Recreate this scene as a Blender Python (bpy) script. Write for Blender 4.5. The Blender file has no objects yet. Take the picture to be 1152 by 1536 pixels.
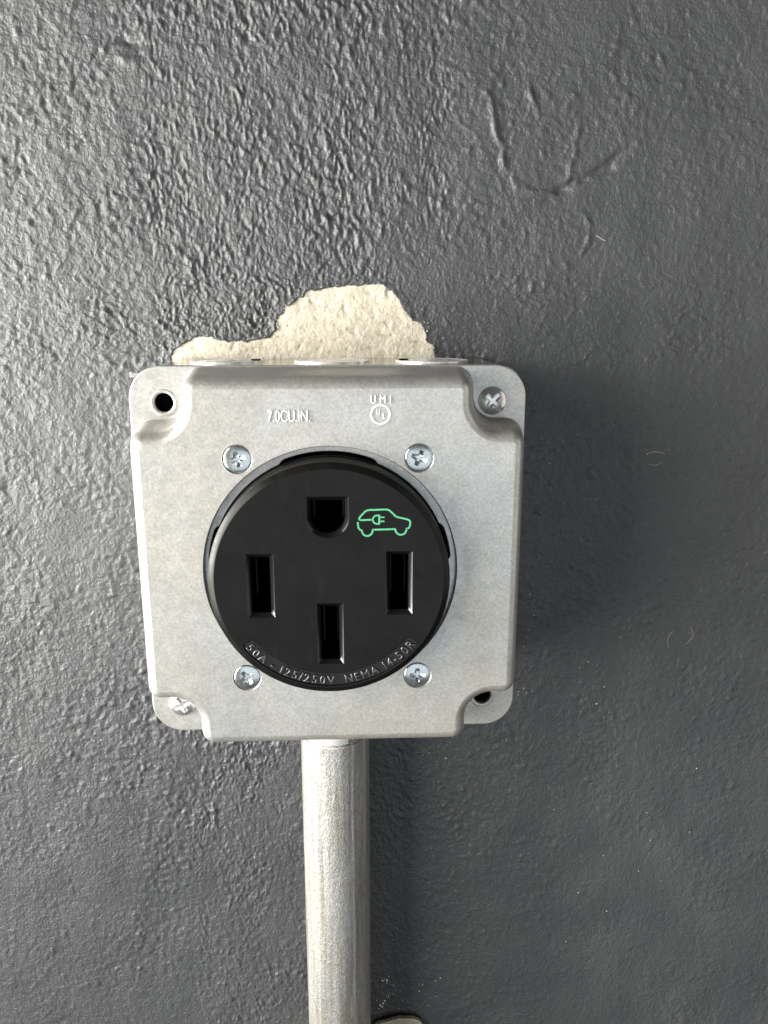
import bpy, bmesh, math, random
import numpy as np
from mathutils import Matrix, Vector

random.seed(4)
sc = bpy.context.scene
COL = sc.collection
MM = 0.001

# ------------------------------------------------------------------ camera
cam_d = bpy.data.cameras.new('camera')
cam = bpy.data.objects.new('camera', cam_d)
COL.objects.link(cam)
rx, ry, rz = math.radians(13.936), math.radians(2.327), math.radians(0.039)
Rm = Matrix.Rotation(rz, 3, 'Z') @ Matrix.Rotation(rx, 3, 'X') @ Matrix.Rotation(ry, 3, 'Y')
M = Matrix(((1, 0, 0), (0, 0, 1), (0, -1, 0)))
W = (Rm @ M).transposed().to_4x4()
W.translation = Vector((5.703, -245.364, 63.264)) * MM
cam.matrix_world = W
cam_d.sensor_fit = 'VERTICAL'
cam_d.sensor_height = 36.0
cam_d.lens = 1190.0 / 1536.0 * 36.0
cam_d.clip_start = 0.005
cam_d.clip_end = 50
sc.camera = cam
sc.render.resolution_x, sc.render.resolution_y = 768, 1024

# ------------------------------------------------------------------ light
world = bpy.data.worlds.new('World')
sc.world = world
world.use_nodes = True
bg = world.node_tree.nodes['Background']
bg.inputs[0].default_value = (1.0, 0.98, 0.96, 1)
bg.inputs[1].default_value = 0.06


def area(name, loc, target, sx, sy, watts, col):
    d = bpy.data.lights.new(name, 'AREA')
    d.shape = 'RECTANGLE'
    d.size, d.size_y = sx, sy
    d.energy = watts
    d.color = col
    o = bpy.data.objects.new(name, d)
    COL.objects.link(o)
    o.location = loc
    o.rotation_euler = (Vector(target) - Vector(loc)).to_track_quat('-Z', 'Y').to_euler()
    return o


# the open doorway on the left: tall soft daylight raking across the wall
area('doorway_daylight', (-0.66, -0.47, 0.02), (0, -0.42, 0.02), 0.72, 0.90, 17.0, (1.0, 0.98, 0.92))
# the brightest strip of sky at the door's edge, close to the wall
area('door_edge_daylight', (-0.80, -0.25, 0.04), (0, 0, 0), 0.11, 0.42, 11.5, (1.0, 0.98, 0.92))
# daylight coming back from the space behind the photographer
area('room_daylight', (0.3, -2.4, -0.5), (0, 0, 0), 2.4, 1.6, 10.0, (0.86, 0.94, 1.0))
# paler light returned from the far side of the space, on the right
area('far_side_daylight', (1.3, -0.6, 0.1), (0, -0.1, 0), 1.0, 1.5, 3.5, (1.0, 0.96, 0.90))

sc.view_settings.view_transform = 'Standard'
sc.view_settings.look = 'None'
sc.view_settings.exposure = 0.62
sc.view_settings.gamma = 1.0
sc.cycles.use_denoising = True
sc.cycles.max_bounces = 8


# ------------------------------------------------------------------ helpers
def setp(o, label=None, cat=None, group=None, kind=None):
    if label: o['label'] = label
    if cat: o['category'] = cat
    if group: o['group'] = group
    if kind: o['kind'] = kind
    return o


def empty(name, x, y, out):
    o = bpy.data.objects.new(name, None)
    COL.objects.link(o)
    o.empty_display_size = 0.01
    o.location = Vector((x, -out, y)) * MM
    return o


def obj(name, v, f, mat, parent=None, smooth=40, origin=None):
    """v: (x, y up the wall, out from the wall) in millimetres."""
    v = np.asarray(v, float)
    w = np.stack([v[:, 0], -v[:, 2], v[:, 1]], 1) * MM
    base = np.zeros(3)
    if parent is not None:
        base = np.array(parent['_base']) if '_base' in parent else np.array(parent.location)
    loc = np.array([0., 0, 0])
    if origin is not None:
        loc = np.array([origin[0], -origin[2], origin[1]]) * MM
    else:
        loc = base
    me = bpy.data.meshes.new(name)
    me.from_pydata((w - loc).tolist(), [], [tuple(int(i) for i in q) for q in f])
    me.update()
    if smooth:
        me.shade_smooth()
        me.set_sharp_from_angle(angle=math.radians(smooth))
    me.materials.append(mat)
    o = bpy.data.objects.new(name, me)
    COL.objects.link(o)
    if parent is not None:
        o.parent = parent
        o.location = loc - base
    else:
        o.location = loc
    WB[o.name] = loc
    return o


WB = {}


def from_curve(loops, extrude=0.0, bevel=0.0, z=0.0, res=2):
    c = bpy.data.curves.new('tmp', 'CURVE')
    c.dimensions = '2D'
    c.fill_mode = 'BOTH'
    c.extrude = extrude
    c.bevel_depth = bevel
    c.bevel_resolution = res
    for L in loops:
        s = c.splines.new('POLY')
        s.points.add(len(L) - 1)
        for p, q in zip(s.points, L):
            p.co = (q[0], q[1], 0, 1)
        s.use_cyclic_u = True
    return eval_curve(c, z)


def eval_curve(c, z=0.0):
    o = bpy.data.objects.new('tmp', c)
    COL.objects.link(o)
    dg = bpy.context.evaluated_depsgraph_get()
    me = bpy.data.meshes.new_from_object(o.evaluated_get(dg))
    v = np.array([tuple(q.co) for q in me.vertices]).reshape(-1, 3)
    f = [tuple(p.vertices) for p in me.polygons]
    bpy.data.objects.remove(o)
    bpy.data.curves.remove(c)
    bpy.data.meshes.remove(me)
    v[:, 2] += z
    return v, f


def text(body, size, extrude, bevel, z=0.0, xs=1.0, space=1.0, off=0.8):
    c = bpy.data.curves.new('tmp', 'FONT')
    c.body = body
    c.size = size
    c.align_x = 'CENTER'
    c.align_y = 'BOTTOM_BASELINE'
    c.extrude = extrude
    c.bevel_depth = bevel
    c.bevel_resolution = 1
    c.resolution_u = 5
    c.offset = -bevel * off
    c.space_character = space
    v, f = eval_curve(c, z)
    v[:, 0] *= xs
    return v, f


def join(*ms):
    vs, fs, n = [], [], 0
    for v, f in ms:
        vs.append(np.asarray(v, float))
        fs += [tuple(i + n for i in q) for q in f]
        n += len(v)
    return np.concatenate(vs), fs


def loft(rings, closed=True, flip=False):
    n = len(rings[0])
    v = np.concatenate([np.asarray(r, float) for r in rings])
    f = []
    for k in range(len(rings) - 1):
        for i in range(n if closed else n - 1):
            j = (i + 1) % n
            q = (k * n + i, k * n + j, (k + 1) * n + j, (k + 1) * n + i)
            f.append(q[::-1] if flip else q)
    return v, f


def circle(r, n=96, cx=0, cy=0, ph=0):
    return [(cx + r * math.cos(ph + 2 * math.pi * i / n), cy + r * math.sin(ph + 2 * math.pi * i / n)) for i in range(n)]


def lathe(profile, n=64, cx=0, cy=0, cap=True):
    """profile: (radius, out) from the outer rim to the top; faces point outwards"""
    rings = [[(x, y, o) for x, y in circle(max(r, 1e-4), n, cx, cy)] for r, o in profile]
    v, f = loft(rings)
    if cap:
        m = (len(rings) - 1) * n
        f.append(tuple(range(m, m + n)))
    return v, f


def lift(loop, o):
    return [(x, y, o) for x, y in loop]


def arc(cx, cy, r, a0, a1, n):
    return [(cx + r * math.cos(a0 + (a1 - a0) * i / n), cy + r * math.sin(a0 + (a1 - a0) * i / n)) for i in range(n + 1)]


def rrect(cx, cy, hx, hy, r, n=8):
    P = math.pi / 2
    L = []
    for k, (sx, sy) in enumerate(((1, 1), (-1, 1), (-1, -1), (1, -1))):
        L += arc(cx + sx * (hx - r), cy + sy * (hy - r), r, k * P, (k + 1) * P, n)
    return L


def boolean_cut(a, b):
    """solid a minus solid b, both (v, f) in mm"""
    obs = []
    for v, f in (a, b):
        me = bpy.data.meshes.new('tmp')
        me.from_pydata(np.asarray(v).tolist(), [], [tuple(map(int, q)) for q in f])
        bm = bmesh.new(); bm.from_mesh(me)
        bmesh.ops.remove_doubles(bm, verts=bm.verts, dist=1e-4)
        bmesh.ops.recalc_face_normals(bm, faces=bm.faces)
        bm.to_mesh(me); bm.free()
        o = bpy.data.objects.new('tmp', me)
        COL.objects.link(o)
        obs.append(o)
    m = obs[0].modifiers.new('b', 'BOOLEAN')
    m.operation = 'DIFFERENCE'
    m.solver = 'EXACT'
    m.object = obs[1]
    dg = bpy.context.evaluated_depsgraph_get()
    dg.update()
    me = bpy.data.meshes.new_from_object(obs[0].evaluated_get(dg))
    v = np.array([tuple(q.co) for q in me.vertices])
    f = [tuple(p.vertices) for p in me.polygons]
    for o in obs:
        bpy.data.objects.remove(o)
    return v, f


def fade(t):
    return t * t * t * (t * (t * 6 - 15) + 10)


def perlin(x, y, seed):
    rng = np.random.RandomState(seed)
    perm = rng.permutation(512)
    ang = rng.rand(512) * 2 * np.pi
    gx, gy = np.cos(ang), np.sin(ang)
    x = x + 4096.37; y = y + 4096.71
    xi, yi = np.floor(x).astype(int), np.floor(y).astype(int)
    xf, yf = x - xi, y - yi

    def g(i, j, dx, dy):
        h = perm[(perm[i % 512] + j) % 512]
        return gx[h] * dx + gy[h] * dy
    u, v = fade(xf), fade(yf)
    a = g(xi, yi, xf, yf); b = g(xi + 1, yi, xf - 1, yf)
    c = g(xi, yi + 1, xf, yf - 1); d = g(xi + 1, yi + 1, xf - 1, yf - 1)
    return ((a + (b - a) * u) + ((c + (d - c) * u) - (a + (b - a) * u)) * v) * 1.5


def worley(x, y, seed):
    """distance to the nearest of one random point per cell, softened"""
    rng = np.random.RandomState(seed)
    perm = rng.permutation(1024)
    jx, jy = rng.rand(1024), rng.rand(1024)
    x = x + 4096.37; y = y + 4096.71
    xi, yi = np.floor(x).astype(int), np.floor(y).astype(int)
    acc = np.zeros(x.shape)
    for i in (-1, 0, 1):
        for j in (-1, 0, 1):
            h = perm[(perm[(xi + i) % 1024] + yi + j) % 1024]
            d2 = (xi + i + jx[h] - x) ** 2 + (yi + j + jy[h] - y) ** 2
            acc += np.exp(-15.0 * d2) * (0.35 + 1.1 * jy[(h * 7 + 3) % 1024])
    return acc


def sstep(a, b, x):
    t = np.clip((x - a) / (b - a), 0, 1)
    return t * t * (3 - 2 * t)


# ------------------------------------------------------------------ materials
def nodes(name):
    m = bpy.data.materials.new(name)
    m.use_nodes = True
    nt = m.node_tree
    bs = nt.nodes['Principled BSDF']
    tc = nt.nodes.new('ShaderNodeTexCoord')
    mp = nt.nodes.new('ShaderNodeMapping')
    mp.inputs['Scale'].default_value = (1000, 1000, 1000)   # noise scales are per millimetre
    nt.links.new(tc.outputs['Object'], mp.inputs['Vector'])
    return m, nt, bs, mp.outputs['Vector']


def noise(nt, vec, scale, detail=4, rough=0.55, stretch=None):
    if stretch:
        mp = nt.nodes.new('ShaderNodeMapping')
        mp.inputs['Scale'].default_value = stretch
        nt.links.new(vec, mp.inputs['Vector'])
        vec = mp.outputs['Vector']
    n = nt.nodes.new('ShaderNodeTexNoise')
    n.inputs['Scale'].default_value = scale
    n.inputs['Detail'].default_value = detail
    n.inputs['Roughness'].default_value = rough
    nt.links.new(vec, n.inputs['Vector'])
    return n.outputs['Fac']


def ramp(nt, fac, stops):
    r = nt.nodes.new('ShaderNodeValToRGB')
    e = r.color_ramp.elements
    while len(e) < len(stops):
        e.new(0.5)
    for q, (p, c) in zip(e, stops):
        q.position = p
        q.color = (c[0], c[1], c[2], 1) if isinstance(c, tuple) else (c, c, c, 1)
    nt.links.new(fac, r.inputs['Fac'])
    return r.outputs['Color']


def mix(nt, fac, a, b, mode='MIX'):
    m = nt.nodes.new('ShaderNodeMix')
    m.data_type = 'RGBA'
    m.blend_type = mode
    for sock, val in ((m.inputs[0], fac), (m.inputs[6], a), (m.inputs[7], b)):
        if hasattr(val, 'links'):
            nt.links.new(val, sock)
        else:
            sock.default_value = val if not isinstance(val, tuple) else (*val, 1)
    return m.outputs[2]


def bump(nt, bs, h, dist, strength=1.0, prev=None):
    b = nt.nodes.new('ShaderNodeBump')
    b.inputs['Distance'].default_value = dist
    b.inputs['Strength'].default_value = strength
    nt.links.new(h, b.inputs['Height'])
    if prev is not None:
        nt.links.new(prev, b.inputs['Normal'])
    nt.links.new(b.outputs['Normal'], bs.inputs['Normal'])
    return b.outputs['Normal']


def mat_paint():
    m, nt, bs, v = nodes('charcoal_wall_paint')
    n = noise(nt, v, 0.035, 3)
    col = ramp(nt, n, [(0.3, (0.042, 0.0435, 0.047)), (0.7, (0.053, 0.0545, 0.0575))])
    dust = ramp(nt, noise(nt, v, 2.3, 2, 0.7), [(0.735, 0.0), (0.80, 1.0)])
    col = mix(nt, dust, col, (0.17, 0.17, 0.165))
    nt.links.new(col, bs.inputs['Base Color'])
    nt.links.new(ramp(nt, noise(nt, v, 0.12, 4), [(0.3, 0.24), (0.7, 0.37)]), bs.inputs['Roughness'])
    p = bump(nt, bs, noise(nt, v, 1.2, 5, 0.6), 0.0004, 1.0)
    bump(nt, bs, noise(nt, v, 4.0, 3, 0.6), 0.00006, 0.7, p)
    return m


def mat_plaster():
    m, nt, bs, v = nodes('bare_cream_plaster')
    a = noise(nt, v, 0.25, 5, 0.65)
    col = ramp(nt, a, [(0.30, (0.40, 0.36, 0.285)), (0.5, (0.52, 0.475, 0.385)), (0.72, (0.57, 0.53, 0.44))])
    spot = ramp(nt, noise(nt, v, 0.62, 5, 0.65), [(0.35, 0.9), (0.42, 0.0)])
    col = mix(nt, spot, col, (0.36, 0.31, 0.22))
    nt.links.new(col, bs.inputs['Base Color'])
    bs.inputs['Roughness'].default_value = 0.92
    p = bump(nt, bs, noise(nt, v, 0.8, 6, 0.66), 0.00045, 1.0)
    bump(nt, bs, noise(nt, v, 3.5, 3, 0.6), 0.0001, 0.6, p)
    return m


def mat_zinc(name, base, rough, metallic, streak=None, tint=True, bump_h=0.00003, con=0.76, warmth=None, blotch=0.0, run=None):
    m, nt, bs, v = nodes(name)
    g = noise(nt, v, 1.45, 5, 0.72, streak)
    lo, hi = base * con, base * (1.88 - con)
    col = ramp(nt, g, [(0.30, (lo, lo, lo * 0.985)), (0.68, (hi, hi, hi * 0.985))])
    if tint:
        t = noise(nt, v, 0.045, 3)
        col = mix(nt, ramp(nt, t, [(0.35, 0.0), (0.65, 1.0)]), col, mix(nt, 1.0, col, (1.0, 0.955, 0.87), 'MULTIPLY'))
    fl = ramp(nt, noise(nt, v, 2.2, 3, 0.7), [(0.66, 0.0), (0.74, 0.5)])
    col = mix(nt, fl, col, (min(1, base * 1.35),) * 3)
    if blotch:
        bl = ramp(nt, noise(nt, v, 0.11, 4, 0.6), [(0.30, 1.0 - blotch), (0.70, 1.0 + blotch * 0.3)])
        col = mix(nt, 1.0, col, bl, 'MULTIPLY')
    if run:
        st = ramp(nt, noise(nt, v, 0.55, 4, 0.6, (1, 1, 0.035)), [(0.36, run), (0.58, (1.05, 1.05, 1.05))])
        col = mix(nt, 1.0, col, st, 'MULTIPLY')
    if warmth:
        col = mix(nt, 1.0, col, warmth, 'MULTIPLY')
    nt.links.new(col, bs.inputs['Base Color'])
    bs.inputs['Metallic'].default_value = metallic
    nt.links.new(ramp(nt, noise(nt, v, 0.4, 5, 0.7), [(0.3, rough - 0.06), (0.7, rough + 0.08)]), bs.inputs['Roughness'])
    bump(nt, bs, noise(nt, v, 2.4, 4, 0.7, streak), bump_h, 0.8)
    return m


def mat_plain(name, col, rough, metallic=0.0, nb=None, spec=0.5):
    m, nt, bs, v = nodes(name)
    a = noise(nt, v, 0.3, 4)
    c2 = tuple(min(1, c * 1.12) for c in col)
    c1 = tuple(c * 0.9 for c in col)
    nt.links.new(ramp(nt, a, [(0.3, c1), (0.7, c2)]), bs.inputs['Base Color'])
    bs.inputs['Roughness'].default_value = rough
    bs.inputs['Metallic'].default_value = metallic
    bs.inputs['Specular IOR Level'].default_value = spec
    if nb:
        bump(nt, bs, noise(nt, v, nb[0], 3, 0.6), nb[1], 0.7)
    return m


PAINT = mat_paint()
PLASTER = mat_plaster()
ZINC = mat_zinc('galvanised_cover_steel', 0.49, 0.36, 0.68, con=0.74, blotch=0.12, bump_h=0.00003)
BOXZ = mat_zinc('bright_galvanised_box_steel', 0.66, 0.13, 1.0, tint=False, bump_h=0.000006)
PIPE = mat_zinc('weathered_galvanised_conduit', 0.36, 0.36, 0.6, run=(0.70, 0.685, 0.65), streak=(1, 1, 0.5), bump_h=0.0004, con=0.66)
SCREW = mat_zinc('blue_zinc_screw', 0.62, 0.20, 0.95, tint=False, warmth=(0.90, 0.97, 1.0), bump_h=0.00001)
NICKEL = mat_zinc('nickel_screw', 0.68, 0.22, 0.85, tint=False, bump_h=0.00001)
STRAP = mat_zinc('dusty_strap_steel', 0.46, 0.38, 0.55, bump_h=0.00012, con=0.5, warmth=(1.0, 0.9, 0.74))
YOKE = mat_zinc('zinc_yoke', 0.42, 0.3, 0.6, tint=False, bump_h=0.00001)
STAMP = mat_zinc('pale_stamping_zinc', 0.80, 0.32, 0.4, tint=False, bump_h=0.00001)  # polished zinc, its colour paled for the light caught by stamped edges
KNOCK = mat_zinc('knockout_zinc', 0.80, 0.24, 0.45, tint=False, bump_h=0.00001)  # paler than the box: sky reflected by the knockouts is put into the colour
def mat_face():
    m, nt, bs, v = nodes('satin_black_plastic')
    col = ramp(nt, noise(nt, v, 0.12, 4), [(0.3, (0.0036, 0.0035, 0.0034)), (0.7, (0.0060, 0.0058, 0.0055))])
    speck = ramp(nt, noise(nt, v, 1.9, 2, 0.6), [(0.735, 0.0), (0.78, 0.7)])
    col = mix(nt, speck, col, (0.09, 0.088, 0.082))
    rub = ramp(nt, noise(nt, v, 0.5, 5, 0.7, (1, 1, 0.25)), [(0.56, 0.0), (0.74, 0.35)])
    col = mix(nt, rub, col, (0.016, 0.0155, 0.015))
    nt.links.new(col, bs.inputs['Base Color'])
    nt.links.new(ramp(nt, noise(nt, v, 0.2, 5, 0.65), [(0.3, 0.22), (0.7, 0.42)]), bs.inputs['Roughness'])
    bs.inputs['Specular IOR Level'].default_value = 0.17
    bump(nt, bs, noise(nt, v, 2.0, 3, 0.6), 0.00001, 0.7)
    return m


BLACK = mat_face()
GLOSSB = mat_plain('polished_black_plastic', (0.005, 0.005, 0.0053), 0.18, spec=0.35)
LETTER = mat_plain('raised_black_lettering', (0.03, 0.03, 0.03), 0.30, spec=0.8)
VOID = mat_plain('slot_shade_black', (0.0012, 0.0012, 0.0012), 0.7, spec=0.0)  # glossless near-black: the shade deep in the slots is put into the colour
GREEN = mat_plain('green_ink', (0.072, 0.35, 0.17), 0.5)
CRUMB = mat_plain('white_plaster_crumb', (0.70, 0.67, 0.60), 0.9)
BRASS = mat_plain('copper_contact', (0.035, 0.012, 0.008), 0.5, 0.5)

# ------------------------------------------------------------------ wall
D = 40.0            # the cover's flange stands this far off the wall
patch = np.array([(-48.3, 51.2), (-47.4, 53.0), (-44.6, 54.7), (-41.5, 56.4), (-38.4, 57.1), (-34.5, 56.3), (-31.6, 55.4),
                  (-28, 55.6), (-25.6, 55.3), (-22.4, 56.3), (-18.8, 56.5), (-16.9, 58.9), (-16.4, 62.0), (-14.8, 63.7), (-13.8, 65.5),
                  (-10.6, 67.2), (-8.0, 68.4), (-7.3, 70.2), (-3.3, 70.4), (-0.6, 71.4), (2.0, 71.2), (4.6, 71.6), (9.2, 71.8), (12.5, 72.2),
                  (16.0, 71.6), (18.5, 70.0), (20.2, 67.3), (21.6, 64.6), (24.2, 61.8), (26.9, 60.6), (28.1, 57.8), (28.4, 55.2),
                  (30.2, 54.4), (30.9, 52.4), (31.0, 49.0), (26, 42), (-40, 42), (-48, 46)])


def poly_sdf(px, py, poly):
    d = np.full(px.shape, 1e9)
    ins = np.zeros(px.shape, bool)
    n = len(poly)
    for i in range(n):
        ax, ay = poly[i]; bx, by = poly[(i + 1) % n]
        ex, ey = bx - ax, by - ay
        t = np.clip(((px - ax) * ex + (py - ay) * ey) / (ex * ex + ey * ey), 0, 1)
        d = np.minimum(d, np.hypot(px - ax - t * ex, py - ay - t * ey))
        c = (ay > py) != (by > py)
        if ey != 0:
            ins ^= c & (px < (bx - ax) * (py - ay) / ey + ax)
    return np.where(ins, -d, d)


def seg_bump(x, y, pts, w, amp, asym=0.0):
    """a ridge along a polyline; asym adds a step so that one side sits lower"""
    d = np.full(x.shape, 1e9)
    x0, y0 = x, y
    x = x0 + 1.1 * perlin(x0 / 5, y0 / 5, 71) + 0.4 * perlin(x0 / 1.8, y0 / 1.8, 72)
    y = y0 + 1.1 * perlin(x0 / 5, y0 / 5, 73)
    amp = amp * np.clip(0.75 + 0.9 * perlin(x0 / 4, y0 / 4, 74), 0.1, 1.4)
    for (ax, ay), (bx, by) in zip(pts[:-1], pts[1:]):
        ex, ey = bx - ax, by - ay
        t = np.clip(((x - ax) * ex + (y - ay) * ey) / (ex * ex + ey * ey), 0, 1)
        d = np.minimum(d, np.hypot(x - ax - t * ex, y - ay - t * ey))
    return amp * np.exp(-(d / w) ** 2)


def wall_height(x, y):
    wx = x + 1.3 * perlin(x / 6, y / 6, 11)
    wy = y + 1.3 * perlin(x / 6, y / 6, 12)
    # rolled-paint stipple, coarser and stronger towards the left of the box
    lefty = 1.0 - 0.35 * sstep(-40, -110, x)
    side = lefty * (1.0 - 0.48 * sstep(0, 95, x + 10 * perlin(x / 50, y / 50, 3)))
    low = 1.0 - 0.35 * sstep(-60, -150, y)
    patchy = np.clip(0.86 + 0.55 * perlin(x / 22, y / 26, 5) + 0.35 * perlin(x / 8, y / 9, 6), 0.25, 1.5)
    # smoother where the wall was brushed round the box
    patchy = patchy * (1 - 0.40 * np.exp(-(((x - 40) / 40) ** 2 + ((y - 62) / 22) ** 2)))
    a = perlin((wx + 0.25 * wy) / 3.3, wy / 4.0, 21)
    b = perlin((wx - 0.1 * wy) / 1.75, wy / 2.0, 22)
    c = perlin(x / 0.95, y / 1.1, 23)
    st = 0.20 * a + 0.22 * b + 0.16 * c + 0.40 * worley((wx + 0.3 * wy) / 3.0, wy / 3.5, 24) + 0.28 * worley(wx / 1.65, wy / 1.85, 25) - 0.28
    h = 0.90 * st * side * low * patchy
    h += 0.30 * perlin(x / 15, y / 19, 31) + 0.5 * perlin(x / 60, y / 60, 32)
    # brush drags, runs and old filler edges right of the middle, above the box
    h += seg_bump(x, y, [(45, 124), (46.6, 119), (49, 111), (51.3, 104), (54, 100.5), (60, 98.2), (65, 97.6)], 0.8, 0.75)
    h -= seg_bump(x, y, [(64, 97.3), (70, 99.5), (76, 102.5), (82, 106.0), (86, 110)], 1.4, 0.7)
    h += seg_bump(x, y, [(56.5, 127), (58.5, 122), (60, 118), (61.5, 115)], 0.7, 0.5)
    h += seg_bump(x, y, [(71.3, 118), (71, 112), (70, 107), (69.2, 101)], 0.8, 0.45)
    h += seg_bump(x, y, [(75, 92), (76.4, 89), (76, 84), (74, 80)], 0.7, 0.45)
    h += seg_bump(x, y, [(52, 117), (52.6, 114), (52.3, 111)], 0.5, 0.25)
    h -= seg_bump(x, y, [(-58.5, 135.6), (-55.9, 137.2), (-52.3, 136.2)], 1.0, 0.75)
    h += seg_bump(x, y, [(-58, 133.0), (-54, 131.5)], 1.6, 0.5)
    h -= seg_bump(x, y, [(-81.6, 119.2), (-78.5, 121.4)], 0.8, 0.7)
    h += seg_bump(x, y, [(64, 43.5), (66, 41)], 0.7, 0.35)
    return h


def graded(a, b, step, far):
    core = np.arange(a, b + step * .5, step)
    out, s = [], step
    lo, hi = [a], [core[-1]]
    while lo[-1] > -far:
        s *= 1.35; lo.append(lo[-1] - s); hi.append(hi[-1] + s)
    return np.concatenate([np.array(lo[1:][::-1]), core, np.array(hi[1:])])


def refine(g, a, b, step):
    return np.concatenate([g[g < a], np.arange(a, b, step), g[g >= b]])


gx = refine(graded(-134, 172, 0.5, 420), -52, 35, 0.22)
gy = refine(graded(-212, 154, 0.5, 480), 49, 75, 0.22)
X, Y = np.meshgrid(gx, gy)
H = wall_height(X, Y)
# flat seat behind the box
seat = sstep(1.5, -1.5, np.maximum(np.abs(X), np.abs(Y)) - 50)
H = H * (1 - seat) - 0.5 * seat
# the run down which the pipe was fixed was brushed out flatter
H = np.where((np.abs(X + 0.75) < 14) & (Y < -45), np.minimum(H, 0.5), H)
nearp = (X > -56) & (X < 40) & (Y > 36) & (Y < 80)
sd = np.full(X.shape, 50.0)
sd[nearp] = poly_sdf(X[nearp], Y[nearp], patch) + 0.9 * perlin(X[nearp] / 3.4, Y[nearp] / 3.4, 40) * sstep(0.0, 0.5, perlin(X[nearp] / 9, Y[nearp] / 9, 45)) + 0.32 * perlin(X[nearp] / 1.6, Y[nearp] / 1.6, 41) + 0.16 * perlin(X[nearp] / 0.8, Y[nearp] / 0.8, 42)
big_ = 0.30 * perlin(X / 15, Y / 19, 31) + 0.5 * perlin(X / 60, Y / 60, 32)
calm = sstep(3.2, 0.3, sd) * 0.75
H = H * (1 - calm) + (big_ + 0.10) * calm
lip = 0.30 * np.exp(-((sd - 0.45) / 0.5) ** 2) * np.clip(0.3 + 1.6 * perlin(X / 3, Y / 3, 44), 0, 1.2)
H = H + np.where(sd < 20, lip, 0)
Hp = H - 1.6 * sstep(0.16, -0.16, sd)
ny, nx = X.shape
vw = np.stack([X.ravel(), Y.ravel(), Hp.ravel()], 1)
idx = np.arange(nx * ny).reshape(ny, nx)
quads = np.stack([idx[:-1, :-1].ravel(), idx[:-1, 1:].ravel(), idx[1:, 1:].ravel(), idx[1:, :-1].ravel()], 1)


def grid_obj(name, v, quads, mat, parent=None):
    w = np.stack([v[:, 0], -v[:, 2], v[:, 1]], 1) * MM
    me = bpy.data.meshes.new(name)
    me.vertices.add(len(w)); me.vertices.foreach_set('co', w.astype(np.float32).ravel())
    me.loops.add(quads.size); me.loops.foreach_set('vertex_index', quads.astype(np.int32).ravel())
    me.polygons.add(len(quads))
    me.polygons.foreach_set('loop_start', np.arange(0, quads.size, 4, dtype=np.int32))
    me.update(calc_edges=True)
    me.validate()
    me.shade_smooth()
    me.materials.append(mat)
    o = bpy.data.objects.new(name, me)
    COL.objects.link(o)
    if parent: o.parent = parent
    return o


wall = grid_obj('wall', vw, quads, PAINT)
setp(wall, 'charcoal grey painted wall with rolled stipple and brush marks', None, None, 'structure')

# bare plaster where the paint has come away, a little below the paint
px = np.arange(-51, 34, 0.4); py = np.arange(40, 75, 0.4)
PX, PY = np.meshgrid(px, py)
base = 0.30 * perlin(PX / 15, PY / 19, 31) + 0.5 * perlin(PX / 60, PY / 60, 32)
PH = base - 0.22 + 0.09 * perlin(PX / 2.6, PY / 2.6, 51) + 0.06 * perlin(PX / 1.2, PY / 1.2, 52)
pit = perlin(PX / 3.3, PY / 2.7, 53)
PH -= 0.28 * sstep(0.40, 0.75, pit) + 0.05 * np.abs(perlin(PX / 5, PY / 4, 54))
keep = poly_sdf(PX, PY, patch) < 1.6
pi = np.arange(PX.size).reshape(PX.shape)
pq = np.stack([pi[:-1, :-1].ravel(), pi[:-1, 1:].ravel(), pi[1:, 1:].ravel(), pi[1:, :-1].ravel()], 1)
pq = pq[keep.ravel()[pq].all(1)]
used, inv = np.unique(pq, return_inverse=True)
pv = np.stack([PX.ravel(), PY.ravel(), PH.ravel()], 1)[used]
plaster = grid_obj('bare_plaster_patch', pv, inv.reshape(pq.shape), PLASTER, wall)
plaster['label'] = 'cream bare plaster where the paint has flaked off'

# ------------------------------------------------------------------ steel box
A = 50.8
box = empty('outlet_box', 0, -A, 0)
setp(box, 'shiny galvanised square steel junction box behind the cover, fixed to the wall', 'junction box')
ro_box = 7.0
loops = [lift(rrect(0, 0, A - 0.5, A - 0.5, ro_box), 0.0),
         lift(rrect(0, 0, A - 0.15, A - 0.15, ro_box), 0.5),
         lift(rrect(0, 0, A - 0.15, A - 0.15, ro_box), D - 1.75),
         lift(rrect(0, 0, A - 1.75, A - 1.75, ro_box - 1.6), D - 1.75),
         lift(rrect(0, 0, A - 1.75, A - 1.75, ro_box - 1.6), 1.8)]
v, f = loft(loops)
n = len(loops[0])
f.append(tuple(range(4 * n, 5 * n)))
f.append(tuple(range(n))[::-1])
obj('box_body', v, f, BOXZ, box)


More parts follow.
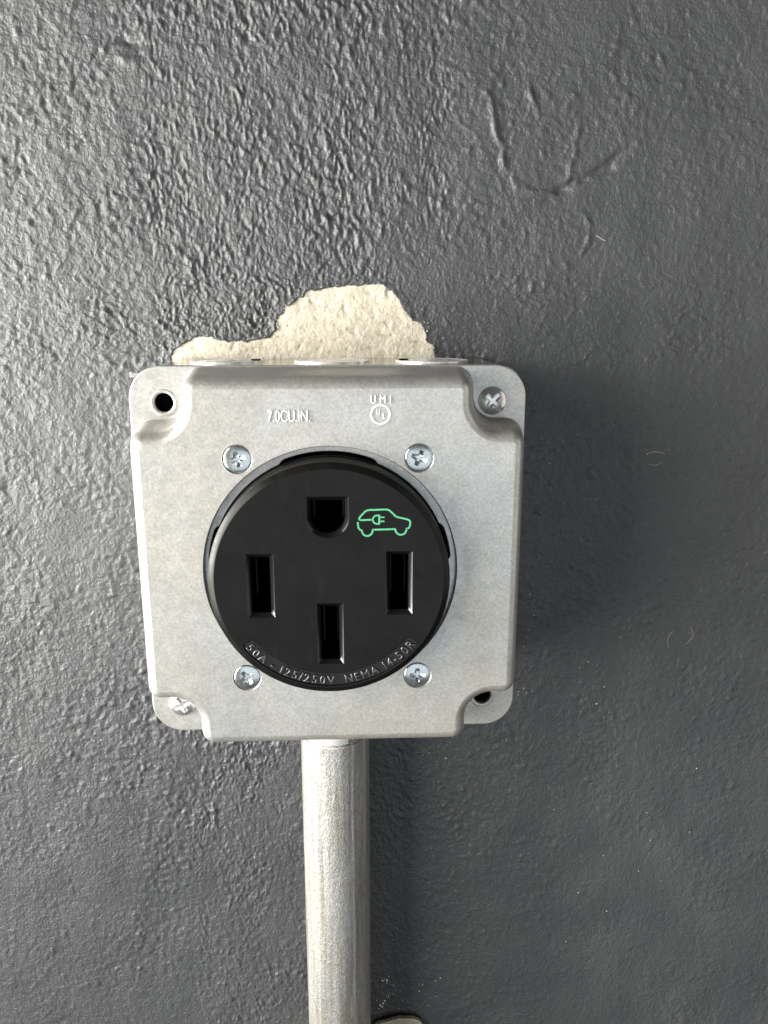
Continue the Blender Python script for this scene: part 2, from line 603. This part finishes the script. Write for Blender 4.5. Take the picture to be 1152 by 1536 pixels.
def knockout(x, zc, r, slot):
    """a round knockout on the box top: a shallow dished disc with a dark bar for the shade of its pry slot"""
    prof = [(r, A - 0.2), (r, A + 0.12), (r - 0.25, A + 0.22), (r - 0.9, A + 0.20), (r - 1.3, A - 0.02), (r * 0.7, A + 0.12), (r * 0.35, A + 0.42), (0.0, A + 0.5)]
    n = 72
    rings = []
    for rr, h in prof:
        rings.append([(x + max(rr, 1e-3) * math.cos(2 * math.pi * i / n), h, zc - max(rr, 1e-3) * math.sin(2 * math.pi * i / n)) for i in range(n)])
    v, f = loft(rings)
    o = obj('knockout', v, f, KNOCK, box, origin=(x, A, zc))
    s = slot
    bv = [(x + s - 1.3, A + h, zc + dz) for h in (0.05, 0.48) for dz in (-0.5, 0.5)] + [(x + s + 1.3, A + h, zc + dz) for h in (0.05, 0.48) for dz in (-0.5, 0.5)]
    bf = [(0, 1, 3, 2), (4, 6, 7, 5), (0, 4, 5, 1), (2, 3, 7, 6), (0, 2, 6, 4), (1, 5, 7, 3)]
    b = obj('pry_slot_shade', bv, bf, VOID, None, origin=(x + s, A, zc))  # raised near-black bar in place of the shade in the slot
    b.parent = o
    b.location = Vector(b.location) - Vector((x, -zc, A)) * MM


knockout(-29.0, 17.0, 10.4, 8.0)
knockout(0.2, 17.0, 10.6, 0.0)
knockout(28.6, 17.0, 10.4, -8.0)
v, f = from_curve([[(-51.0, 47.95), (-46.0, 47.95), (-46.0, 48.85), (-51.0, 48.95)]], 0.6, 0.08, D - 4.0)
obj('bracket_tab', v, f, BOXZ, box)

# ------------------------------------------------------------------ raised cover
cover = empty('raised_cover', 0, -A, D - 1.6)
setp(cover, 'raised square galvanised steel cover plate screwed onto the junction box', 'cover plate')
NOTCH, RO, RI, RAISE = 13.4, 5.2, 5.6, 12.7
HOLE = 32.3


def notched(o):
    """outline of the raised field, set inwards by o"""
    a = A - 0.25 - o
    b = A - 0.25 - NOTCH - o
    ro, ri = max(RO - o, 0.25), RI + o
    P = math.pi / 2
    L = []
    for k in range(4):
        q = []
        q += arc(a - ro, b - ro, ro, 0, P, 10)                   # convex shoulder
        q += arc(b + ri, b + ri, ri, -P, -2 * P, 12)             # hollow round the corner screw
        q += arc(b - ro, a - ro, ro, 0, P, 10)                   # convex shoulder
        c, s = math.cos(k * P), math.sin(k * P)
        # straight run broken into a few points so that every ring matches
        L += [(x * c - y * s, x * s + y * c) for x, y in q]
    return L


prof = [(-0.25, 0.0), (-0.05, 0.08), (0.1, 0.3), (0.3, 1.2), (0.75, 3.8), (1.4, 8.2), (1.65, 9.6), (2.0, 10.7), (2.5, 11.6), (3.15, 12.25), (3.8, 12.6), (4.5, 12.7)]
rings = [lift(notched(o), D + h) for o, h in prof]
dome = loft(rings)
SCR = [(-22.4, 29.05), (22.2, 29.05), (-22.4, -28.95), (22.3, -29.1)]
top = from_curve([notched(4.5), circle(HOLE, 160)] + [circle(3.85, 40, x, y) for x, y in SCR], 0, 0, D + RAISE)
# rolled edge of the round opening, then the thickness of the sheet
lipr = [(HOLE, RAISE), (HOLE - 0.12, RAISE - 0.04), (HOLE - 0.22, RAISE - 0.16), (HOLE - 0.25, RAISE - 0.3), (HOLE - 0.25, RAISE - 1.6), (HOLE + 3, RAISE - 1.6)]
lipm = loft([lift(circle(r, 160), D + h) for r, h in lipr])
dimples = []
for x, y in SCR:
    dimples.append(loft([lift(circle(r, 40, x, y), D + RAISE + h) for r, h in ((3.85, 0), (3.72, 0.02), (3.60, -0.10), (3.5, -0.6), (1.2, -0.75))]))
CH = [(-42.2, 41.6), (42.2, 41.7), (-42.6, -42.4), (41.9, -41.9)]
flange = from_curve([rrect(0, 0, A - 0.2, A - 0.2, 8.0, 14), rrect(0, 0, 34, 34, 6)] + [circle(2.75, 40, x, y) for x, y in CH], 0.5, 0.3, D - 0.8)
v, f = join(dome, top, lipm, flange, *dimples)
obj('plate', v, f, ZINC, cover, smooth=32)
# pressed rim round the empty corner holes
for x, y in (CH[0], CH[3]):
    v, f = loft([lift(circle(r, 48, x, y), D + h) for r, h in ((3.5, -0.05), (3.35, 0.10), (3.1, 0.14), (2.8, 0.10), (2.5, -0.05))])
    obj('hole_rim', v, f, ZINC, cover, origin=(x, y, D))
# stamped lettering
v, f = text('7.0CU.IN.', 4.0, 0.20, 0.12, D + RAISE + 0.0, 0.64, 1.0)
v[:, 0] += -9.4; v[:, 1] += 38.25
obj('stamped_volume', v, f, STAMP, cover, smooth=50)
v, f = text('U M I', 2.75, 0.14, 0.09, D + RAISE + 0.0, 0.72, 1.15)
v[:, 0] += 12.85; v[:, 1] += 42.55
obj('stamped_maker', v, f, STAMP, cover, smooth=50)
ring = from_curve([circle(2.45, 48, 12.75, 39.85), circle(2.12, 48, 12.75, 39.85)], 0.08, 0.07, D + RAISE)
u = text('U', 2.2, 0.10, 0.05, D + RAISE, 0.62); u[0][:, 0] += 12.15; u[0][:, 1] += 39.75
l = text('L', 2.2, 0.10, 0.05, D + RAISE, 0.80); l[0][:, 0] += 13.55; l[0][:, 1] += 38.75
v, f = join(ring, u, l)
obj('stamped_mark', v, f, STAMP, cover, smooth=50)


def head(r, h, dome_h, combo=False, cw=0.50, cl=0.60):
    pr = [(r, -0.4), (r, h * 0.35), (r - 0.12, h * 0.7), (r - 0.35, h * 0.95)]
    for k in range(1, 7):
        t = k / 6
        pr.append(((r - 0.35) * (1 - t), h * 0.95 + dome_h * (1 - (1 - t) ** 2)))
    v, f = lathe(pr, 56)
    f.append(tuple(range(56))[::-1])
    # tapered cross
    w, Lr, z1, z0 = cw, r * cl, h + dome_h + 0.5, h + dome_h - 0.8
    def cross(k, z):
        ww, ll = w * k, Lr * k
        return [(x, y, z) for x, y in ((ll, -ww), (ll, ww), (ww * 1.5, ww * 1.5), (ww, ll), (-ww, ll), (-ww * 1.5, ww * 1.5), (-ll, ww), (-ll, -ww), (-ww * 1.5, -ww * 1.5), (-ww, -ll), (ww, -ll), (ww * 1.5, -ww * 1.5))]
    cv, cf = loft([cross(0.45, z0), cross(1.0, h + dome_h * 0.6), cross(1.12, z1)])
    cf.append(tuple(range(12))[::-1]); cf.append(tuple(range(24, 36)))
    s = boolean_cut((v, f), (cv, cf))
    if combo:
        sl = rrect(0, 0, r * 1.3, 0.30, 0.05, 2)
        sv, sf = loft([lift(sl, h * 0.40), lift(sl, h + dome_h + 1)])
        m = len(sl)
        sf.append(tuple(range(m))[::-1]); sf.append(tuple(range(m, 2 * m)))
        s = boolean_cut(s, (sv, sf))
    return s


pan = head(3.42, 0.25, 0.30)
for (x, y), a in zip(SCR, (14, -22, 34, -2)):
    v = pan[0].copy()
    c, s = math.cos(math.radians(a)), math.sin(math.radians(a))
    v = np.stack([v[:, 0] * c - v[:, 1] * s + x, v[:, 0] * s + v[:, 1] * c + y, v[:, 2] + D + RAISE - 0.28], 1)
    obj('mounting_screw', v, pan[1], SCREW, cover, smooth=30, origin=(x, y, D + RAISE))
big = head(3.65, 0.9, 0.75, False, 0.58, 0.82)
for (x, y), a in ((CH[1], -42), (CH[2], 28)):
    v = big[0].copy()
    c, s = math.cos(math.radians(a)), math.sin(math.radians(a))
    v = np.stack([v[:, 0] * c - v[:, 1] * s + x, v[:, 0] * s + v[:, 1] * c + y, v[:, 2] + D + 0.02], 1)
    obj('corner_screw', v, big[1], NICKEL, cover, smooth=30, origin=(x, y, D))

# ------------------------------------------------------------------ receptacle
CX, CY, FACE, RB = -0.15, -0.25, D + 20.5, 29.75
rec = empty('power_receptacle', CX, CY - RB, D)
setp(rec, 'round black four slot power receptacle with a green car emblem on its face', 'receptacle')


def yr(a):
    a = math.degrees(a) % 360
    g = 30.35
    for lo, hi, d in ((66, 114, 0.75), (4, 24, 0.8), (156, 176, 0.8), (225, 315, 0.3)):
        g += d * float(sstep(lo, lo + 2.5, a) * sstep(hi, hi - 2.5, a))
    return g


inner = [(CX + yr(2 * math.pi * i / 240) * math.cos(2 * math.pi * i / 240), CY + yr(2 * math.pi * i / 240) * math.sin(2 * math.pi * i / 240)) for i in range(240)]
v, f = from_curve([circle(34.0, 160), inner], 0.55, 0.2, D + RAISE - 2.6)
obj('mounting_yoke', v, f, YOKE, rec)

side = loft([lift(circle(r, 192, CX, CY), o) for r, o in ((RB + 0.25, D - 20), (RB + 0.25, FACE - 9.6), (RB + 0.02, FACE - 9.2), (RB, FACE - 1.25), (RB - 0.10, FACE - 1.02), (RB - 0.30, FACE - 0.86), (RB - 1.35, FACE - 0.10), (RB - 1.6, FACE))])
GR = 5.22


def slot_loop(cx, cy, hx, hy, o):
    return rrect(cx, cy, hx - o, hy - o, 0.12, 3)


def ground_loop(o):
    r = GR - o
    L = arc(-0.3, 16.15, r, math.pi, 2 * math.pi, 28)
    t = 21.35 - o
    L += [(-0.3 + r, t - 0.1), (-0.3 + r - 0.1, t), (-0.3 - r + 0.1, t), (-0.3 - r, t - 0.1)]
    return L


slots = [(-17.0, -1.05, 3.42, 8.28), (16.95, -0.75, 3.38, 8.28), (-0.15, -13.9, 3.36, 8.22)]
# label recess: a curved band with rounded ends
ri_, ro_ = 24.1, 27.85
a0, a1 = math.radians(216.5), math.radians(323.5)


def band(o):
    q = 0.9
    da = (q) / ro_
    L = []
    r1, r0 = ro_ - o, ri_ + o
    b0, b1 = a0 + o / 26, a1 - o / 26
    L += [(r1 * math.cos(t), r1 * math.sin(t)) for t in np.linspace(b0 + da, b1 - da, 70)]
    for k in range(1, 6):
        t = k / 6 * math.pi / 2
        L.append(((r1 - q + q * math.cos(t)) * math.cos(b1 - da + da * math.sin(t)), (r1 - q + q * math.cos(t)) * math.sin(b1 - da + da * math.sin(t))))
    for k in range(0, 6):
        t = k / 6 * math.pi / 2
        L.append(((r0 + q - q * math.sin(t)) * math.cos(b1 - da + da * math.cos(t)), (r0 + q - q * math.sin(t)) * math.sin(b1 - da + da * math.cos(t))))
    L += [(r0 * math.cos(t), r0 * math.sin(t)) for t in np.linspace(b1 - da, b0 + da, 70)]
    for k in range(1, 6):
        t = k / 6 * math.pi / 2
        L.append(((r0 + q - q * math.cos(t)) * math.cos(b0 + da - da * math.sin(t)), (r0 + q - q * math.cos(t)) * math.sin(b0 + da - da * math.sin(t))))
    for k in range(0, 6):
        t = k / 6 * math.pi / 2
        L.append(((r1 - q + q * math.sin(t)) * math.cos(b0 + da - da * math.cos(t)), (r1 - q + q * math.sin(t)) * math.sin(b0 + da - da * math.cos(t))))
    return [(x + CX, y + CY) for x, y in L]


face = from_curve([circle(RB - 1.6, 192, CX, CY), ground_loop(0), band(0)] + [slot_loop(*s, 0) for s in slots], 0, 0, FACE)
v, f = join(side, face)
obj('body', v, f, BLACK, rec, smooth=25)


def well(name, loopf, org):
    rr = [lift(loopf(0), FACE), lift(loopf(0.10), FACE - 0.03), lift(loopf(1.05), FACE - 1.0), lift(loopf(1.12), FACE - 1.15)]
    o = obj(name, *loft(rr, flip=True), GLOSSB, rec, smooth=20, origin=org)
    v, f = loft([lift(loopf(1.12), FACE - 1.15), lift(loopf(1.12), FACE - 15)], flip=True)
    m = len(loopf(0))
    f.append(tuple(range(m, 2 * m)))
    d = obj('slot_interior', v, f, VOID, None, origin=org)
    d.parent = o
    d.location = (0, 0, 0)
    # sprung contacts down inside the slot
    L = np.array(loopf(1.3))
    x0, x1, y0, y1 = L[:, 0].min(), L[:, 0].max(), L[:, 1].min(), L[:, 1].max()
    for cx_ in (x0 + 0.3, x1 - 0.3):
        q = rrect(cx_, (y0 + y1) / 2, 0.28, (y1 - y0) * 0.36, 0.1, 2)
        v, f = loft([lift(q, FACE - 14), lift(q, FACE - 8.4), lift([(cx_ + (a - cx_) * 0.4, b) for a, b in q], FACE - 8.0)])
        f.append(tuple(range(2 * len(q), 3 * len(q))))
        c_ = obj('contact', v, f, BRASS, None, origin=org)
        c_.parent = o
        c_.location = (0, 0, 0)


for s in slots:
    well('blade_slot', lambda o, s=s: slot_loop(*s, o), (s[0], s[1], FACE))
well('ground_slot', ground_loop, (-0.3, 16.15, FACE))

bl = [lift(band(0), FACE), lift(band(0.16), FACE - 0.05), lift(band(0.30), FACE - 0.5)]
v, f = loft(bl, flip=False)
m = len(bl[0])
f.append(tuple(range(2 * m, 3 * m)))
lab = obj('rating_band', v, f, GLOSSB, rec, smooth=40, origin=(0, -26, FACE))
chars = []


def arc_text(body, t0, t1, size, rbase, xs):
    n = len(body)
    # advance follows the width of each character
    wd = {'1': .62, '-': .55, '/': .5, ' ': .6, 'M': 1.3, '.': .4, 'N': 1.15, 'A': 1.1, 'V': 1.05, 'E': .95, 'R': 1.05}
    ws = [wd.get(c, 0.95) for c in body]
    tot = sum(ws) - ws[0] / 2 - ws[-1] / 2
    s = 0
    for i, c in enumerate(body):
        if i: s += (ws[i - 1] + ws[i]) / 2
        t = math.radians(t0 + (t1 - t0) * s / tot)
        if c == ' ':
            continue
        v, f = text(c, size, 0.22, 0.15, FACE - 0.42, xs, off=0.35)
        a = t - 1.5 * math.pi
        cc, ss = math.cos(a), math.sin(a)
        bx, by = CX + rbase * math.cos(t), CY + rbase * math.sin(t)
        v = np.stack([v[:, 0] * cc - v[:, 1] * ss + bx, v[:, 0] * ss + v[:, 1] * cc + by, v[:, 2]], 1)
        chars.append((v, f))


arc_text('50A - 125/250V', 220.5, 270.0, 3.0, 27.15, 0.95)
arc_text('NEMA 14-50R', 280.0, 319.8, 3.0, 27.15, 0.95)
v, f = join(*chars)
t_ = obj('raised_lettering', v, f, LETTER, None, smooth=50, origin=(0, -26, FACE))
t_.parent = lab
t_.location = (0, 0, 0)


def ribbon(pts, w, z, closed=False):
    p = np.array(pts, float)
    d = np.gradient(p, axis=0)
    d /= np.linalg.norm(d, axis=1)[:, None] + 1e-9
    nrm = np.stack([-d[:, 1], d[:, 0]], 1) * w / 2
    rows = [np.column_stack([p + nrm * k, np.full(len(p), z + h)]) for k, h in ((1, -.01), (1, 0.03), (-1, 0.03), (-1, -.01))]
    v, f = loft(rows, closed=False, flip=True)
    return v, f


def smooth_path(pts, n=6):
    p = [np.array(q, float) for q in pts]
    out = []
    for i in range(len(p) - 1):
        a, b, c, d = p[max(i - 1, 0)], p[i], p[i + 1], p[min(i + 2, len(p) - 1)]
        for k in range(n):
            t = k / n
            out.append(0.5 * ((2 * b) + (-a + c) * t + (2 * a - 5 * b + 4 * c - d) * t * t + (-a + 3 * b - 3 * c + d) * t ** 3))
    out.append(p[-1])
    return out


def carpt(q):
    X_, Y_ = q
    return (6.79 + (520 + X_ * .10417 - 536) * .1609, 17.89 - (740 + Y_ * .10417 - 765) * .168)


body = [(370, 378), (290, 380), (210, 382), (188, 374), (182, 356), (196, 334), (240, 288), (272, 258), (315, 241), (400, 239), (500, 236), (572, 236), (612, 248),
        (650, 280), (700, 328), (735, 346), (800, 361), (868, 378), (902, 394), (914, 420), (912, 462), (898, 496), (872, 510), (862, 512), (858, 540), (832, 582), (776, 598), (728, 578), (704, 540),
        (696, 516), (660, 516), (560, 518), (460, 520), (392, 521), (376, 523), (366, 562), (340, 594), (292, 610), (246, 592), (222, 556), (214, 528), (196, 522), (172, 496), (164, 460), (161, 408)]
strokes = [ribbon([carpt(q) for q in smooth_path(body, 5)], 0.43, FACE)]
plug = [(474, 318), (440, 318), (408, 326), (384, 348), (377, 376), (384, 408), (408, 430), (440, 438), (476, 436)]
strokes.append(ribbon([carpt(q) for q in smooth_path(plug, 5)], 0.40, FACE))
strokes.append(ribbon([carpt(q) for q in ((467, 308), (467, 374), (467, 442))], 0.46, FACE + 0.004))
strokes.append(ribbon([carpt(q) for q in ((480, 345), (510, 345), (544, 345))], 0.36, FACE))
strokes.append(ribbon([carpt(q) for q in ((480, 403), (510, 403), (544, 403))], 0.36, FACE))
v, f = join(*strokes)
emb = obj('car_emblem', v, f, GREEN, rec, smooth=0, origin=(13, 14.5, FACE))
emb['label'] = 'green line drawing of a car with a charging plug'

# ------------------------------------------------------------------ conduit
PXC, PO, PR = -0.75, 14.0, 10.95
pipe = empty('conduit', PXC, -A, PO)
setp(pipe, 'galvanised steel conduit running down the wall from the box', 'conduit')
na, nl = 160, 420
ys = np.sort(np.concatenate([np.linspace(-51.0, -330, nl - 16), np.linspace(-64.9, -67.2, 16)]))[::-1]
th = np.linspace(0, 2 * np.pi, na, endpoint=False)
TH, YS = np.meshgrid(th, ys)
u_ = TH * PR
# roughness of the zinc, runs along the length and the weld seam on the right
rr = PR + 0.05 * perlin(u_ / 2.3, YS / 7, 61) + 0.03 * perlin(u_ / 0.9, YS / 2.2, 62)
seam = math.radians(58)
sx_ = (TH - seam - 0.03 * perlin(YS / 25, YS * 0, 63)) * PR
rr += 0.20 * np.exp(-(sx_ / 0.55) ** 2) - 0.26 * np.exp(-((sx_ - 1.0) / 0.38) ** 2) * (0.35 + 0.9 * perlin(YS / 14, YS * 0 + 3, 64))
rr -= 0.7 * np.exp(-((YS + 65.9) / 0.38) ** 2)
rr += 0.13 * np.exp(-((TH - math.radians(28)) * PR / 0.8) ** 2)
rings = [np.stack([PXC + rr[i] * np.cos(th), ys[i] + 0 * th, PO + rr[i] * np.sin(th)], 1) for i in range(nl)]
v, f = loft(rings, flip=False)
obj('pipe', v, f, PIPE, pipe, smooth=60)
# the collar of the box connector, notched on its right
pts = []
cr = PR + 0.3
col_a = np.linspace(math.radians(67), math.radians(330), 80)
rows = []
for r, y in ((PR - 0.4, -50.7), (cr, -50.7), (cr, -65.1), (cr - 0.15, -65.4), (PR - 0.4, -65.4)):
    rows.append([(PXC + r * math.cos(t), y, PO + r * math.sin(t)) for t in col_a])
v, f = loft(rows, closed=False, flip=False)
k = len(col_a)
f.append(tuple(j * k for j in range(5)))
f.append(tuple(j * k + k - 1 for j in range(5))[::-1])
obj('connector_collar', v, f, KNOCK, pipe, smooth=40)

# ------------------------------------------------------------------ strap at the foot of the picture
strap = empty('pipe_strap', PXC + 22, -203, 0.4)
setp(strap, 'dull one hole steel strap holding the conduit to the wall', 'pipe strap')
th_ = 1.5
path = []
R1 = PR + 0.5
path.append((PXC - R1, 0.9))
path += [(PXC - R1, PO * 0.5)]
path += [(PXC + R1 * math.cos(t), PO + R1 * math.sin(t)) for t in np.linspace(math.pi, 0, 28)]
path += [(PXC + R1, PO * 0.45), (PXC + R1 + 0.3, 3.0), (PXC + R1 + 1.2, 1.4), (PXC + R1 + 3, 0.9), (PXC + R1 + 18.5, 0.9)]
p = np.array(path)
d = np.gradient(p, axis=0); d /= np.linalg.norm(d, axis=1)[:, None]
nn = np.stack([-d[:, 1], d[:, 0]], 1)
SY0, SY1 = -213.0, -196.8
arch = p[: len(p) - 1]
def strap_rows(p, nn, y0, y1):
    return [np.stack([p[:, 0], np.full(len(p), y), p[:, 1]], 1) for y in (y0,)]
lo_, hi_ = p, p + nn * th_
rows = [np.stack([q[:, 0], np.full(len(q), y), q[:, 1]], 1) for q, y in ((lo_, SY0), (hi_, SY0), (hi_, SY1 - 0.3), (hi_ - nn * 0.3, SY1), (lo_, SY1), (lo_, SY0))]
v, f = loft([r[:-2] for r in rows], closed=False, flip=True)
# rounded foot of the strap with its screw hole
xt0, xt1 = PXC + R1 + 1.6, PXC + R1 + 19.5
foot = [(xt0, SY0), (xt1 - 4.5, SY0)] + arc(xt1 - 5.0, SY0 + 5.0, 5.0, -math.pi / 2, 0, 8) + arc(xt1 - 5.0, -193.6 - 5.0, 5.0, 0, math.pi / 2, 8) + [(xt1 - 9, -193.3), (xt0 + 2, -195.2), (xt0, -196.2)]
fm = from_curve([foot, circle(2.6, 32, xt1 - 7.5, -203)], 0.6, 0.25, 1.75)
# pressed rib along the foot
v, f = join((v, f), fm)
obj('band', v, f, STRAP, strap, smooth=40)
v = big[0] * np.array([1.15, 1.15, 1.1])
v = v + np.array([xt1 - 7.5, -203, 2.6])
obj('screw', v, big[1], NICKEL, strap, smooth=30, origin=(xt1 - 7.5, -203, 2.6))

# ------------------------------------------------------------------ crumbs and lint
rng = random.Random(9)


def wall_at(x, y):
    return float(wall_height(np.array([x]), np.array([y]))[0])


def crumb(x, y, r, o=None):
    bm = bmesh.new()
    bmesh.ops.create_icosphere(bm, subdivisions=1, radius=1.0)
    a = rng.random() * 6.3
    e = 0.45 + rng.random() * 0.5
    vs = []
    o = wall_at(x, y) if o is None else o
    for q in bm.verts:
        k = 0.7 + 0.5 * rng.random()
        px_, py_ = q.co.x * k, q.co.y * k * e
        vs.append((x + r * (px_ * math.cos(a) - py_ * math.sin(a)), y + r * (px_ * math.sin(a) + py_ * math.cos(a)), o + r * 0.25 + r * q.co.z * 0.6 * k))
    fs = [tuple(w.index for w in q.verts) for q in bm.faces]
    bm.free()
    return vs, fs


spots = []
for cx_, cy_, n_, sp, r0 in ((60, -38, 12, 12, .20), (62, -62, 9, 10, .22), (34, -72, 8, 3.5, .26), (32, -84, 3, 4, .3), (90, -62, 6, 22, .2), (75, -120, 16, 45, .17),
                             (15, -178, 9, 2.5, .30), (20, -184, 10, 6, .24), (30, -182, 8, 9, .22), (14, -189, 8, 2.0, .45), (25, -150, 10, 15, .16), (70, 15, 10, 25, .17), (110, -110, 8, 35, .18)):
    for _ in range(n_):
        x, y = cx_ + rng.gauss(0, sp * 0.5), cy_ + rng.gauss(0, sp * 0.5)
        if abs(x + .75) < 13 and y < -45: continue
        spots.append(crumb(x, y, r0 * (0.55 + 0.8 * rng.random())))
# crumbs clinging to the broken paint edge
for (x, y) in ((-17, 57), (-16.5, 60), (-15.9, 62.4), (-14.9, 64.4), (-13.5, 66.0), (-8, 69.2), (-7.6, 70.6), (27.7, 61.3), (28.8, 58.2), (28.9, 55.8), (-13.9, 65.2), (-24, 56.4)):
    for _ in range(3):
        spots.append(crumb(x + rng.gauss(0, .5), y + rng.gauss(0, .5), 0.16 + 0.16 * rng.random()))
v, f = join(*spots)
cr_ = obj('plaster_crumbs', v, f, CRUMB, None, smooth=0)
setp(cr_, 'tiny white plaster crumbs scattered on the dark wall', 'plaster crumbs', None, 'stuff')


def hair(pts, w):
    p = smooth_path(pts, 6)
    rings_ = []
    for i, q in enumerate(p):
        o = wall_at(q[0], q[1]) + 0.15
        dq = np.array(p[min(i + 1, len(p) - 1)]) - np.array(p[max(i - 1, 0)])
        dq = dq / (np.linalg.norm(dq) + 1e-9)
        nr = np.array([-dq[1], dq[0]])
        rings_.append([(q[0] + nr[0] * w * math.cos(t), q[1] + nr[1] * w * math.cos(t), o + w * math.sin(t)) for t in (0, 1.57, 3.14, 4.71)])
    return loft(rings_)


hairs = [hair([(99, 20.0), (100.5, 20.9), (103, 21.0), (105, 20.4)], 0.04), hair([(100, 17.2), (102.5, 16.8), (104.5, 17.8)], 0.03),
         hair([(113, -40), (111.5, -43), (112, -46)], 0.022), hair([(119, -38.5), (120, -42), (118, -45)], 0.022),
         hair([(78.5, 86.2), (81.5, 84.6)], 0.05)]
v, f = join(*hairs)
h_ = obj('lint_fibres', v, f, CRUMB, None, smooth=60)
setp(h_, 'fine pale lint fibres stuck to the dark wall', 'lint', None, 'stuff')
